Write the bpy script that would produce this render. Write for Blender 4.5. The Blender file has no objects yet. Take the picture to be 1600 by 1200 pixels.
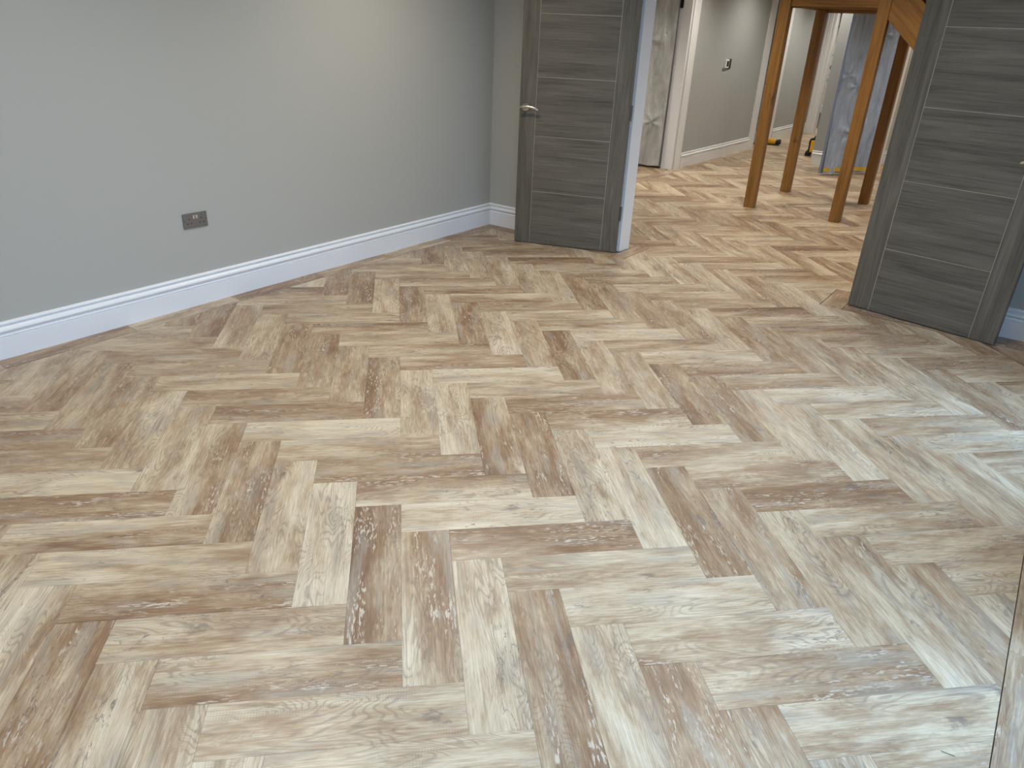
import bpy, bmesh, math, random
from mathutils import Vector, Matrix, noise as mnoise

random.seed(7)
S = bpy.context.scene
COL = S.collection

# ------------------------------------------------------------------ camera
cam_d = bpy.data.cameras.new('camera')
cam_d.sensor_width = 36.0
cam_d.lens = 25.306
cam_d.clip_start = 0.02
cam = bpy.data.objects.new('camera', cam_d)
COL.objects.link(cam)
_r = Vector((0.7991869, 0.5998102, 0.0390913))
_d = Vector((0.2951233, -0.3349028, -0.8948421))
_f = Vector((-0.5236436, 0.7266828, -0.4446679))
_m = Matrix((( _r.x, -_d.x, -_f.x, 3.66371), (_r.y, -_d.y, -_f.y, -4.64258), (_r.z, -_d.z, -_f.z, 1.47433), (0, 0, 0, 1)))
cam.matrix_world = _m
S.camera = cam

# ------------------------------------------------------------------ world, lamps, exposure
S.view_settings.view_transform = 'Standard'
S.view_settings.look = 'None'
S.view_settings.gamma = 1.0
S.view_settings.use_curve_mapping = False
S.view_settings.exposure = 0.0
S.cycles.max_bounces = 10
S.cycles.diffuse_bounces = 5
S.cycles.transparent_max_bounces = 16
S.cycles.caustics_reflective = False
S.cycles.caustics_refractive = False
S.cycles.sample_clamp_indirect = 6.0
S.cycles.use_denoising = True

world = bpy.data.worlds.new('overcast_sky')
S.world = world
world.use_nodes = True
_bg = world.node_tree.nodes['Background']
_bg.inputs['Color'].default_value = (0.36, 0.63, 1.0, 1)
_bg.inputs['Strength'].default_value = 7.0


def spot(name, loc, watts, color, size=120, blend=0.7, radius=0.04):
    l = bpy.data.lights.new(name, 'SPOT')
    l.energy = watts
    l.color = color
    l.spot_size = math.radians(size)
    l.spot_blend = blend
    l.shadow_soft_size = radius
    o = bpy.data.objects.new(name, l)
    o.location = loc
    COL.objects.link(o)
    return o


def portal(name, loc, sx, sy, rot):
    l = bpy.data.lights.new(name, 'AREA')
    l.shape = 'RECTANGLE'
    l.size, l.size_y = sx, sy
    l.cycles.is_portal = True
    o = bpy.data.objects.new(name, l)
    o.location = loc
    o.rotation_euler = rot
    COL.objects.link(o)
    return o


WARM = (1.0, 0.93, 0.82)
SOFT = (1.0, 0.92, 0.80)
for x, y in ((0.95, -1.35), (2.85, -1.35), (1.2, -3.2), (2.85, -3.2), (1.2, -5.4), (2.85, -5.4)):
    spot('room_downlight', (x, y, 2.38), ((84 if y > -2 else 68) * (1.0 if x < 2 else 0.8)), SOFT, 155, 1.0)
for x, y, w in ((0.65, 1.5, 85), (2.2, 1.3, 75), (0.65, 3.6, 80), (0.65, 5.3, 75), (0.55, 7.6, 90), (3.6, 1.6, 70), (3.2, 5.2, 80), (2.7, 4.1, 45), (0.6, 8.9, 60), (-1.0, 2.2, 130)):  # side-room lamp and the one facing the bluish film are added unseen fills
    spot('hall_downlight', (x, y, 2.38), w, WARM, 140, 0.9)
spot('back_room_downlight', (0.2, 10.6, 2.38), 120, SOFT, 140, 0.8)
spot('back_room_downlight', (-0.8, 12.2, 2.38), 120, SOFT, 140, 0.8)
spot('passage_downlight', (2.1, 6.0, 2.38), 35, WARM, 130, 0.8)
# glazed openings of the right wall
WINS = ((-5.6, -2.5), (-1.95, -0.75))
for a, b in WINS:
    portal('window_portal', (4.15, (a + b) / 2, 1.08), 2.05, b - a, (0, math.radians(90), 0))

# ------------------------------------------------------------------ material helpers


class NT:
    def __init__(self, tree):
        self.t = tree
        self.n = tree.nodes
        self.l = tree.links

    def _in(self, sock, v):
        if v is None:
            return
        if isinstance(v, bpy.types.NodeSocket):
            self.l.new(v, sock)
        else:
            sock.default_value = v

    def node(self, typ, **props):
        nd = self.n.new(typ)
        for k, v in props.items():
            setattr(nd, k, v)
        return nd

    def math(self, op, a, b=None, c=None, clamp=False):
        nd = self.node('ShaderNodeMath', operation=op, use_clamp=clamp)
        self._in(nd.inputs[0], a)
        self._in(nd.inputs[1], b)
        self._in(nd.inputs[2], c)
        return nd.outputs[0]

    def vmul(self, v, s):
        nd = self.node('ShaderNodeVectorMath', operation='MULTIPLY')
        self._in(nd.inputs[0], v)
        self._in(nd.inputs[1], s)
        return nd.outputs[0]

    def vadd(self, v, s):
        nd = self.node('ShaderNodeVectorMath', operation='ADD')
        self._in(nd.inputs[0], v)
        self._in(nd.inputs[1], s)
        return nd.outputs[0]

    def noise(self, vec, detail=3.0, rough=0.5, dist=0.0, scale=1.0):
        nd = self.node('ShaderNodeTexNoise')
        self._in(nd.inputs['Vector'], vec)
        nd.inputs['Scale'].default_value = scale
        nd.inputs['Detail'].default_value = detail
        nd.inputs['Roughness'].default_value = rough
        nd.inputs['Distortion'].default_value = dist
        return nd.outputs['Fac']

    def step(self, v, lo, hi):
        nd = self.node('ShaderNodeMapRange', interpolation_type='SMOOTHSTEP')
        self._in(nd.inputs['Value'], v)
        nd.inputs['From Min'].default_value = lo
        nd.inputs['From Max'].default_value = hi
        return nd.outputs['Result']

    def mix(self, f, a, b, blend='MIX'):
        nd = self.node('ShaderNodeMix', data_type='RGBA', blend_type=blend)
        self._in(nd.inputs[0], f)
        for s, v in ((nd.inputs[6], a), (nd.inputs[7], b)):
            if isinstance(v, (tuple, list)) and len(v) == 3:
                v = (*v, 1)
            self._in(s, v)
        return nd.outputs[2]

    def ramp(self, f, stops):
        nd = self.node('ShaderNodeValToRGB')
        e = nd.color_ramp.elements
        while len(e) < len(stops):
            e.new(0.5)
        for i, (p, c) in enumerate(stops):
            e[i].position = p
            e[i].color = (*c, 1)
        self._in(nd.inputs[0], f)
        return nd.outputs[0]

    def bump(self, h, strength, dist):
        nd = self.node('ShaderNodeBump')
        nd.inputs['Strength'].default_value = strength
        nd.inputs['Distance'].default_value = dist
        self._in(nd.inputs['Height'], h)
        return nd.outputs[0]


def new_mat(name):
    m = bpy.data.materials.new(name)
    m.use_nodes = True
    nt = NT(m.node_tree)
    bsdf = m.node_tree.nodes['Principled BSDF']
    return m, nt, bsdf


def flat(name, rgb, rough=0.5, metal=0.0, var=0.04, scale=30, bump=0.0, spec=0.5):
    m, nt, b = new_mat(name)
    tc = nt.node('ShaderNodeTexCoord').outputs['Object']
    n = nt.noise(nt.vmul(tc, (scale,) * 3), 4, 0.6)
    lo = tuple(c * (1 - var) for c in rgb)
    hi = tuple(min(1, c * (1 + var)) for c in rgb)
    nt._in(b.inputs['Base Color'], nt.mix(n, lo, hi))
    b.inputs['Roughness'].default_value = rough
    b.inputs['Metallic'].default_value = metal
    b.inputs['Specular IOR Level'].default_value = spec
    if bump:
        nt._in(b.inputs['Normal'], nt.bump(n, bump, 0.002))
    return m


# ---- vinyl plank print (weathered oak): coordinates in metres along / across the plank
def plank_print(nt, vec, seed, ta, tb, bias):
    sep = nt.node('ShaderNodeSeparateXYZ')
    nt._in(sep.inputs[0], vec)
    l, t = sep.outputs[0], sep.outputs[1]
    comb = nt.node('ShaderNodeCombineXYZ')
    nt._in(comb.inputs[0], nt.math('MULTIPLY_ADD', seed, 37.0, l))
    nt._in(comb.inputs[1], nt.math('MULTIPLY_ADD', seed, 11.0, t))
    nt._in(comb.inputs[2], nt.math('MULTIPLY', seed, 23.0))
    P = comb.outputs[0]
    n1 = nt.noise(nt.vmul(P, (3.2, 13.0, 1)), 4, 0.6, 0.4)
    n1b = nt.noise(nt.vadd(nt.vmul(P, (9.0, 46.0, 1)), (7, 3, 0)), 4, 0.65, 0.3)
    u = nt.math('MULTIPLY_ADD', l, 1 / 0.61, 0.5, clamp=True)
    base = nt.math('MULTIPLY_ADD', u, nt.math('SUBTRACT', tb, ta), ta)
    tone = nt.math('ADD', base, nt.math('MULTIPLY_ADD', n1, 1.35, -0.675))
    tone = nt.math('ADD', tone, nt.math('MULTIPLY_ADD', n1b, 0.5, -0.25))
    n1c = nt.noise(nt.vadd(nt.vmul(P, (20.0, 150.0, 1)), (5, 61, 2)), 3, 0.6)
    tone = nt.math('ADD', tone, nt.math('MULTIPLY_ADD', n1c, 0.55, -0.25))
    bb = nt.math('MULTIPLY', nt.math('SUBTRACT', bias, 0.5), nt.math('MULTIPLY', t, 9.0))
    tone = nt.math('ADD', tone, bb)
    col = nt.ramp(tone, [(0.0, (0.585, 0.495, 0.362)), (0.25, (0.475, 0.376, 0.254)), (0.46, (0.355, 0.252, 0.156)),
                         (0.68, (0.248, 0.150, 0.083)), (1.0, (0.150, 0.083, 0.046))])
    # grey wash
    n3 = nt.noise(nt.vadd(nt.vmul(P, (3.5, 17.0, 1)), (31, 12, 5)), 3, 0.5, 0.3)
    grey = nt.step(n3, 0.52, 0.68)
    col = nt.mix(nt.math('MULTIPLY', grey, 0.5), col, (0.344, 0.301, 0.239))
    # cathedral figure: contour lines of a stretched field
    n2 = nt.noise(nt.vadd(nt.vmul(P, (2.6, 13.0, 1)), (3, 71, 9)), 1.5, 0.4, 0.5)
    lines = nt.math('SINE', nt.math('MULTIPLY', n2, 150.0))
    lines = nt.step(lines, 0.15, 1.0)
    lm = nt.step(nt.noise(nt.vadd(nt.vmul(P, (2.2, 8.0, 1)), (55, 5, 2)), 2, 0.5), 0.42, 0.60)
    col = nt.mix(nt.math('MULTIPLY', nt.math('MULTIPLY', lines, lm), 0.42), col, (0.17, 0.13, 0.10))
    # straight fine grain
    g = nt.noise(nt.vmul(P, (7.0, 330.0, 1)), 3, 0.6)
    gs = nt.math('MULTIPLY_ADD', g, 1.0, 0.51)
    rgb = nt.node('ShaderNodeCombineColor')
    for i in range(3):
        nt._in(rgb.inputs[i], gs)
    col = nt.mix(1.0, col, rgb.outputs[0], 'MULTIPLY')
    # worn cream flecks in the brown parts
    fl = nt.noise(nt.vadd(nt.vmul(P, (36.0, 170.0, 1)), (11, 9, 1)), 3, 0.55)
    zone = nt.step(nt.noise(nt.vadd(nt.vmul(P, (4.0, 22.0, 1)), (2, 44, 7)), 2, 0.5), 0.46, 0.60)
    fm = nt.math('MULTIPLY', nt.math('MULTIPLY', nt.step(fl, 0.53, 0.60), zone), nt.step(tone, 0.42, 0.7))
    col = nt.mix(nt.math('MULTIPLY', fm, 0.75), col, (0.60, 0.53, 0.42))
    # dark veins and knots
    vn = nt.noise(nt.vadd(nt.vmul(P, (6.0, 34.0, 1)), (91, 17, 3)), 5, 0.6, 0.8)
    vein = nt.math('SUBTRACT', 1.0, nt.step(nt.math('ABSOLUTE', nt.math('SUBTRACT', vn, 0.5)), 0.004, 0.016))
    vz = nt.step(nt.noise(nt.vadd(nt.vmul(P, (3.0, 11.0, 1)), (19, 63, 4)), 2, 0.5), 0.53, 0.66)
    col = nt.mix(nt.math('MULTIPLY', nt.math('MULTIPLY', vein, vz), 0.75), col, (0.12, 0.10, 0.085))
    kn = nt.noise(nt.vadd(nt.vmul(P, (7.0, 18.0, 1)), (41, 27, 8)), 4, 0.6, 0.6)
    col = nt.mix(nt.math('MULTIPLY', nt.step(kn, 0.645, 0.73), 0.6), col, (0.13, 0.115, 0.10))
    # cross-cut saw marks
    sw = nt.math('SINE', nt.math('MULTIPLY_ADD', l, 900.0, nt.math('MULTIPLY', n1b, 14.0)))
    sz = nt.step(nt.noise(nt.vadd(nt.vmul(P, (3.4, 24.0, 1)), (8, 33, 6)), 2, 0.5), 0.55, 0.66)
    swm = nt.math('MULTIPLY', nt.step(sw, 0.2, 1.0), sz)
    col = nt.mix(nt.math('MULTIPLY', swm, 0.24), col, (0.18, 0.13, 0.10))
    h = nt.math('SUBTRACT', nt.math('MULTIPLY', g, 0.7), nt.math('MULTIPLY', swm, 0.3))
    return col, h


def plank_material(name, individual):
    m, nt, b = new_mat(name)
    uv = nt.node('ShaderNodeUVMap', uv_map='plank_uv').outputs[0]
    if individual:
        oi = nt.node('ShaderNodeObjectInfo')
        sc = nt.node('ShaderNodeSeparateColor')
        nt._in(sc.inputs[0], oi.outputs['Color'])
        s4 = oi.outputs['Alpha']
    else:
        at = nt.node('ShaderNodeAttribute', attribute_name='plank_par')
        sc = nt.node('ShaderNodeSeparateColor')
        nt._in(sc.inputs[0], at.outputs['Color'])
        s4 = at.outputs['Alpha']
    col, h = plank_print(nt, uv, sc.outputs[0], sc.outputs[1], sc.outputs[2], s4)
    nt._in(b.inputs['Base Color'], col)
    b.inputs['Roughness'].default_value = 0.38
    b.inputs['Specular IOR Level'].default_value = 0.5
    nt._in(b.inputs['Normal'], nt.bump(h, 0.12, 0.0015))
    return m


def grained(name, stops, along, rough=0.45, freq=1.0, contrast=1.4, knots=0.0):
    """wood with the grain along local axis `along`"""
    m, nt, b = new_mat(name)
    tc = nt.node('ShaderNodeTexCoord').outputs['Object']
    oi = nt.node('ShaderNodeObjectInfo').outputs['Random']
    off = nt.node('ShaderNodeCombineXYZ')
    for i in range(3):
        nt._in(off.inputs[i], nt.math('MULTIPLY', oi, 13.0 + 7 * i))
    P = nt.vadd(tc, off.outputs[0])
    sc = [130.0 * freq] * 3
    sc[along] = 2.6 * freq
    sc2 = [18.0 * freq] * 3
    sc2[along] = 1.6 * freq
    sc3 = [420.0 * freq] * 3
    sc3[along] = 9.0 * freq
    a = nt.noise(nt.vmul(P, sc), 4, 0.65, 0.3)
    c = nt.noise(nt.vmul(P, sc2), 3, 0.55, 0.6)
    d = nt.noise(nt.vmul(P, sc3), 2, 0.5)
    v = nt.math('ADD', nt.math('MULTIPLY', a, 0.45), nt.math('ADD', nt.math('MULTIPLY', c, 0.40), nt.math('MULTIPLY', d, 0.15)))
    v = nt.math('MULTIPLY_ADD', nt.math('SUBTRACT', v, 0.5), contrast * 1.6, 0.5)
    col = nt.ramp(v, stops)
    if knots:
        k = nt.noise(nt.vmul(P, [7.0 if i != along else 4.0 for i in range(3)]), 3, 0.5, 0.5)
        col = nt.mix(nt.math('MULTIPLY', nt.step(k, 0.66, 0.74), knots), col, (0.05, 0.022, 0.008))
    nt._in(b.inputs['Base Color'], col)
    b.inputs['Roughness'].default_value = rough
    nt._in(b.inputs['Normal'], nt.bump(a, 0.08, 0.001))
    return m


def film_mat(name, tint, cover=0.42):
    m, nt, b = new_mat(name)
    out = m.node_tree.nodes['Material Output']
    tc = nt.node('ShaderNodeTexCoord').outputs['Object']
    n = nt.noise(nt.vmul(tc, (9, 9, 2.5)), 4, 0.6, 0.8)
    fac = nt.math('MULTIPLY_ADD', nt.math('SUBTRACT', n, 0.5), 0.9, cover, clamp=True)
    b.inputs['Base Color'].default_value = (*tint, 1)
    b.inputs['Roughness'].default_value = 0.26
    nt._in(b.inputs['Normal'], nt.bump(nt.noise(nt.vmul(tc, (26, 26, 7)), 4, 0.65, 1.6), 0.9, 0.02))
    tr = nt.node('ShaderNodeBsdfTransparent')
    mx = nt.node('ShaderNodeMixShader')
    nt._in(mx.inputs[0], fac)
    nt.l.new(tr.outputs[0], mx.inputs[1])
    nt.l.new(b.outputs[0], mx.inputs[2])
    nt.l.new(mx.outputs[0], out.inputs[0])
    return m


def glass_mat(name):
    m, nt, b = new_mat(name)
    out = m.node_tree.nodes['Material Output']
    tr = nt.node('ShaderNodeBsdfTransparent')
    gl = nt.node('ShaderNodeBsdfGlossy')
    gl.inputs['Roughness'].default_value = 0.02
    fr = nt.node('ShaderNodeFresnel')
    fr.inputs[0].default_value = 1.45
    mx = nt.node('ShaderNodeMixShader')
    geo = nt.node('ShaderNodeNewGeometry')
    nt._in(mx.inputs[0], nt.math('MULTIPLY', fr.outputs[0], nt.math('SUBTRACT', 1.0, geo.outputs['Backfacing'])))
    nt.l.new(tr.outputs[0], mx.inputs[1])
    nt.l.new(gl.outputs[0], mx.inputs[2])
    nt.l.new(mx.outputs[0], out.inputs[0])
    return m


def leaf_paper(name):
    m, nt, b = new_mat(name)
    tc = nt.node('ShaderNodeTexCoord').outputs['Object']
    vo = nt.node('ShaderNodeTexVoronoi')
    nt._in(vo.inputs['Vector'], nt.vmul(nt.vadd(tc, (0.3, 0, 0.1)), (9, 9, 5)))
    vo.inputs['Scale'].default_value = 1.4
    n = nt.noise(nt.vmul(tc, (16, 16, 10)), 4, 0.6, 1.2)
    f = nt.step(nt.math('ADD', vo.outputs['Distance'], nt.math('MULTIPLY', n, 0.6)), 0.55, 0.72)
    nt._in(b.inputs['Base Color'], nt.mix(f, (0.10, 0.13, 0.08), (0.60, 0.62, 0.54)))
    b.inputs['Roughness'].default_value = 0.7
    return m


M = {}
M['wall'] = flat('painted_grey_plaster', (0.425, 0.418, 0.380), 0.62, var=0.02, scale=60, bump=0.05, spec=0.3)
M['hall'] = flat('painted_hall_plaster', (0.392, 0.408, 0.408), 0.6, var=0.02, scale=60, bump=0.05, spec=0.3)  # room wall paint with the hall's cooler light put into the colour
M['cream'] = flat('painted_cream_plaster', (0.55, 0.53, 0.47), 0.65, var=0.02, scale=60, bump=0.05, spec=0.3)
M['white'] = flat('white_satin_paint', (0.76, 0.77, 0.78), 0.35, var=0.01, scale=40)
M['ceiling'] = flat('white_ceiling_paint', (0.82, 0.82, 0.80), 0.8, var=0.01)
M['screed'] = flat('dark_subfloor', (0.05, 0.04, 0.032), 0.8)
M['plank'] = plank_material('weathered_oak_plank', True)
M['plank_far'] = plank_material('weathered_oak_plank_joined', False)
_ds = [(0.2, (0.060, 0.052, 0.040)), (0.45, (0.104, 0.091, 0.071)), (0.6, (0.126, 0.110, 0.087)), (0.82, (0.165, 0.145, 0.117))]
M['door_h'] = grained('grey_oak_laminate_cross', _ds, 0, 0.42)
M['door_v'] = grained('grey_oak_laminate_upright', _ds, 2, 0.42)
_os = [(0.2, (0.130, 0.056, 0.012)), (0.5, (0.255, 0.120, 0.027)), (0.8, (0.34, 0.175, 0.045))]
M['oak_z'] = grained('golden_oak_upright', _os, 2, 0.45, 0.9, 1.2, 0.75)
M['oak_x'] = grained('golden_oak_lengthways', _os, 0, 0.45, 0.9, 1.2, 0.4)
M['oak_y'] = grained('golden_oak_crossways', _os, 1, 0.45, 0.9, 1.2, 0.4)
M['inlay'] = flat('pale_metal_inlay', (0.42, 0.40, 0.35), 0.35, 0.7)
M['nickel'] = flat('satin_nickel', (0.72, 0.67, 0.57), 0.25, 1.0, var=0.02)
M['steel'] = flat('dark_steel', (0.09, 0.09, 0.09), 0.45, 0.5)
M['bronze'] = flat('brushed_bronze_plate', (0.20, 0.172, 0.142), 0.42, 0.6, var=0.08, scale=90)
M['chrome'] = flat('polished_chrome', (0.78, 0.78, 0.78), 0.15, 1.0)
M['black'] = flat('black_plastic', (0.012, 0.012, 0.014), 0.45)
M['offwhite'] = flat('white_plastic', (0.80, 0.80, 0.78), 0.4)
M['greyplastic'] = flat('grey_plastic', (0.22, 0.23, 0.23), 0.45)
M['darkplate'] = flat('dark_switch_plate', (0.045, 0.045, 0.043), 0.35, 0.4)
M['yellow'] = flat('tool_yellow_plastic', (0.72, 0.38, 0.02), 0.45)
M['tape'] = flat('yellow_masking_tape', (0.70, 0.45, 0.04), 0.6, var=0.3, scale=22)
M['film_blue'] = film_mat('clear_film_bluish', (0.60, 0.74, 1.0), 0.62)
M['film_grey'] = film_mat('clear_film_greyish', (0.64, 0.65, 0.62), 0.62)
M['door_wrap'] = flat('painted_grey_door', (0.20, 0.26, 0.38), 0.5)
M['door_wrap2'] = flat('shadow_grey_door', (0.16, 0.16, 0.155), 0.5)  # plain dark grey leaf colour
M['glass'] = glass_mat('window_glass')
M['anthracite'] = flat('anthracite_frame', (0.05, 0.055, 0.06), 0.4)
M['paper'] = leaf_paper('leaf_pattern_wallpaper')
M['paving'] = flat('pale_paving', (0.42, 0.40, 0.37), 0.8, var=0.15, scale=5)
M['darkfence'] = flat('dark_stained_fence', (0.06, 0.05, 0.042), 0.7, var=0.2, scale=8)  # for the added boards that block low sky light
M['hair'] = flat('dark_hair', (0.02, 0.018, 0.016), 0.5)

# ------------------------------------------------------------------ mesh helpers


class MB:
    def __init__(self):
        self.v, self.f = [], []

    def box(self, a, b):
        x0, y0, z0 = a
        x1, y1, z1 = b
        return self.prism([(x0, y0), (x1, y0), (x1, y1), (x0, y1)], z0, z1)

    def prism(self, poly, z0, z1):
        """counter-clockwise footprint extruded in z"""
        n, k = len(poly), len(self.v)
        self.v += [(x, y, z0) for x, y in poly] + [(x, y, z1) for x, y in poly]
        self.f.append([k + i for i in reversed(range(n))])
        self.f.append([k + n + i for i in range(n)])
        for i in range(n):
            j = (i + 1) % n
            self.f.append([k + i, k + j, k + n + j, k + n + i])
        return self

    def loft(self, rings, closed=True, caps=True):
        k = len(self.v)
        n = len(rings[0])
        for r in rings:
            self.v += [tuple(p) for p in r]
        for a in range(len(rings) - 1):
            for i in range(n if closed else n - 1):
                j = (i + 1) % n
                self.f.append([k + a * n + i, k + a * n + j, k + (a + 1) * n + j, k + (a + 1) * n + i])
        if caps and closed:
            self.f.append([k + i for i in reversed(range(n))])
            self.f.append([k + (len(rings) - 1) * n + i for i in range(n)])
        return self

    def tube(self, pts, rad, n=10):
        pts = [Vector(p) for p in pts]
        rings = []
        for i, p in enumerate(pts):
            d = (pts[min(i + 1, len(pts) - 1)] - pts[max(i - 1, 0)]).normalized()
            up = Vector((0, 0, 1)) if abs(d.z) < 0.9 else Vector((1, 0, 0))
            a = d.cross(up).normalized()
            b = a.cross(d)
            r = rad[i] if isinstance(rad, (list, tuple)) else rad
            ra, rb = r if isinstance(r, tuple) else (r, r)
            rings.append([p + a * ra * math.cos(t) + b * rb * math.sin(t) for t in [2 * math.pi * q / n for q in range(n)]])
        return self.loft(rings)

    def disc(self, c, axis, r, h, n=20):
        c = Vector(c)
        ax = Vector(axis).normalized()
        u = ax.orthogonal().normalized()
        w = ax.cross(u)
        ring = lambda o, rr: [c + ax * o + (u * math.cos(t) + w * math.sin(t)) * rr for t in [2 * math.pi * q / n for q in range(n)]]
        return self.loft([ring(0, r), ring(h * 0.7, r), ring(h, r * 0.9)])

    def build(self, name, mat, parent=None, bevel=0.0, smooth=False, loc=None, rotz=0.0, **props):
        me = bpy.data.meshes.new(name)
        me.from_pydata([tuple(p) for p in self.v], [], self.f)
        bm = bmesh.new()
        bm.from_mesh(me)
        bmesh.ops.recalc_face_normals(bm, faces=bm.faces)
        if bevel:
            bmesh.ops.bevel(bm, geom=list(bm.edges), offset=bevel, segments=2, profile=0.5, affect='EDGES', clamp_overlap=True)
        bm.to_mesh(me)
        bm.free()
        if smooth:
            for p in me.polygons:
                p.use_smooth = True
        me.materials.append(mat)
        o = bpy.data.objects.new(name, me)
        COL.objects.link(o)
        if loc:
            o.location = loc
        o.rotation_euler = (0, 0, rotz)
        if parent:
            o.parent = parent
        tag(o, **props)
        return o


def tag(o, label=None, cat=None, kind=None, group=None):
    if label:
        o['label'] = label
    if cat:
        o['category'] = cat
    if kind:
        o['kind'] = kind
    if group:
        o['group'] = group
    return o


def empty(name, loc, rotz=0.0, **props):
    o = bpy.data.objects.new(name, None)
    o.empty_display_size = 0.1
    o.location = loc
    o.rotation_euler = (0, 0, rotz)
    COL.objects.link(o)
    return tag(o, **props)


def struct(name, mb, mat, label, cat, bevel=0.0, parent=None):
    if parent:
        return mb.build(name, mat, parent, bevel)
    return mb.build(name, mat, None, bevel, label=label, cat=cat, kind='structure')


def by(x):          # room face of the back wall (it runs a hair off square)
    return 0.045 + 0.02 * x


def bh(x):          # hall face of the back wall
    return 0.178 + 0.02 * x


H = 2.42
# ------------------------------------------------------------------ walls, ceiling
struct('wall_left', MB().box((-0.16, -7.1, 0), (-0.018, by(0) + 0.0, H)), M['wall'], 'long plain grey wall on the left with the socket', 'wall')
wb = MB()
wb.prism([(-0.26, by(-0.26)), (1.165, by(1.165)), (1.165, bh(1.165)), (-0.26, bh(-0.26))], 0, H)
wb.prism([(2.870, by(2.87)), (5.3, by(5.3)), (5.3, bh(5.3)), (2.870, bh(2.87))], 0, H)
wb.prism([(1.165, by(1.165)), (2.870, by(2.87)), (2.870, bh(2.87)), (1.165, bh(1.165))], 2.03, H)
struct('wall_back', wb, M['wall'], 'grey wall holding the open double doorway', 'wall')
wr = MB()
ys = [-7.1] + [v for w in WINS for v in w] + [by(4.1)]
for i in range(0, len(ys), 2):
    wr.box((4.07, ys[i], 0), (4.22, ys[i + 1], H))
for a, b in WINS:
    wr.box((4.07, a, 2.12), (4.22, b, H))
struct('wall_right', wr, M['wall'], 'grey wall on the right with glazed doors, outside the picture', 'wall')
struct('wall_front', MB().box((-0.16, -7.25, 0), (4.22, -7.1, H)), M['wall'], 'grey wall behind the viewer, outside the picture', 'wall')
ce = MB()
ce.box((-0.16, -7.25, H), (4.22, 0.03, H + 0.1))
ce.box((-2.0, 0.03, H), (5.4, 13.6, H + 0.1))
struct('ceiling', ce, M['ceiling'], 'flat white ceiling above the picture', 'ceiling')

# hall side walls
hl = MB()
hl.box((-0.26, 0.17, 0), (-0.12, 2.13, H))
hl.box((-0.26, 3.72, 0), (-0.12, 6.42, H))
hl.box((-0.26, 2.13, 2.03), (-0.12, 3.72, H))
hl.box((-0.26, 6.42, 2.1), (-0.12, 7.03, H))
struct('wall_hall', hl, M['hall'], 'pale grey hall wall carrying the small thermostat', 'wall')
struct('wall_passage', MB().box((-0.40, 7.03, 0), (-0.24, 9.14, H)), M['hall'], 'far grey hall wall seen between the two left oak posts', 'wall')
he = MB()
he.box((-0.40, 9.12, 0), (-0.10, 9.26, H))
he.box((0.80, 9.12, 0), (5.4, 9.26, H))
he.box((-0.10, 9.12, 2.03), (0.80, 9.26, H))
struct('wall_end', he, M['hall'], 'grey wall at the far end of the hall with a doorway', 'wall')
nb = MB()
nb.box((0.965, 5.63, 0), (1.20, 5.76, H))
nb.box((1.20, 5.63, 2.03), (1.80, 5.76, H))
struct('wall_nib', nb, M['hall'], 'narrow greige wall end left of the film-wrapped door', 'wall')
struct('wall_side', MB().box((1.25, 6.47, 0), (5.4, 6.6, H)), M['cream'], 'cream wall behind the rear right oak post', 'wall')
ou = MB()
ou.box((-2.0, 0.05, 0), (-1.9, 13.6, H))
ou.box((5.3, 0.05, 0), (5.4, 13.6, H))
ou.box((-2.0, 13.48, 0), (5.4, 13.6, H))
ou.box((-1.9, 0.05, 0), (-0.26, 0.17, H))
ou.box((-1.9, 4.6, 0), (-0.26, 4.7, H))
struct('wall_outer', ou, M['cream'], 'pale outer walls of the rooms beyond the hall', 'wall')
struct('wall_far', MB().box((-1.9, 13.42, 0), (1.2, 13.48, H)), M['paper'], 'leaf patterned papered wall of the bright far room', 'wall')

# ------------------------------------------------------------------ skirtings
PROF = [(0.0, 0.0), (0.020, 0.0), (0.020, 0.1015), (0.0165, 0.1025), (0.0165, 0.1055), (0.020, 0.1075), (0.020, 0.1095), (0.0155, 0.1115),
        (0.0145, 0.117), (0.0185, 0.124), (0.0235, 0.130), (0.0235, 0.134), (0.0210, 0.1405), (0.0140, 0.1470), (0.0080, 0.1495),
        (0.0040, 0.1500), (0.0040, 0.1562), (0.0120, 0.1580), (0.0125, 0.1620), (0.0095, 0.1675), (0.0030, 0.1712), (0.0, 0.1715)]


def skirting(name, a, b, normal, label, m0=0.0, m1=0.0):
    """a, b: points of the wall face; m0/m1 mitre signs (+ shortens as the profile comes forward)"""
    a, b, n = Vector((*a, 0)), Vector((*b, 0)), Vector((*normal, 0)).normalized()
    d = (b - a).normalized()
    r0 = [a + n * t + d * (m0 * t) + Vector((0, 0, z)) for t, z in PROF]
    r1 = [b + n * t - d * (m1 * t) + Vector((0, 0, z)) for t, z in PROF]
    return struct(name, MB().loft([r0, r1]), M['white'], label, 'skirting board')


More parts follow.
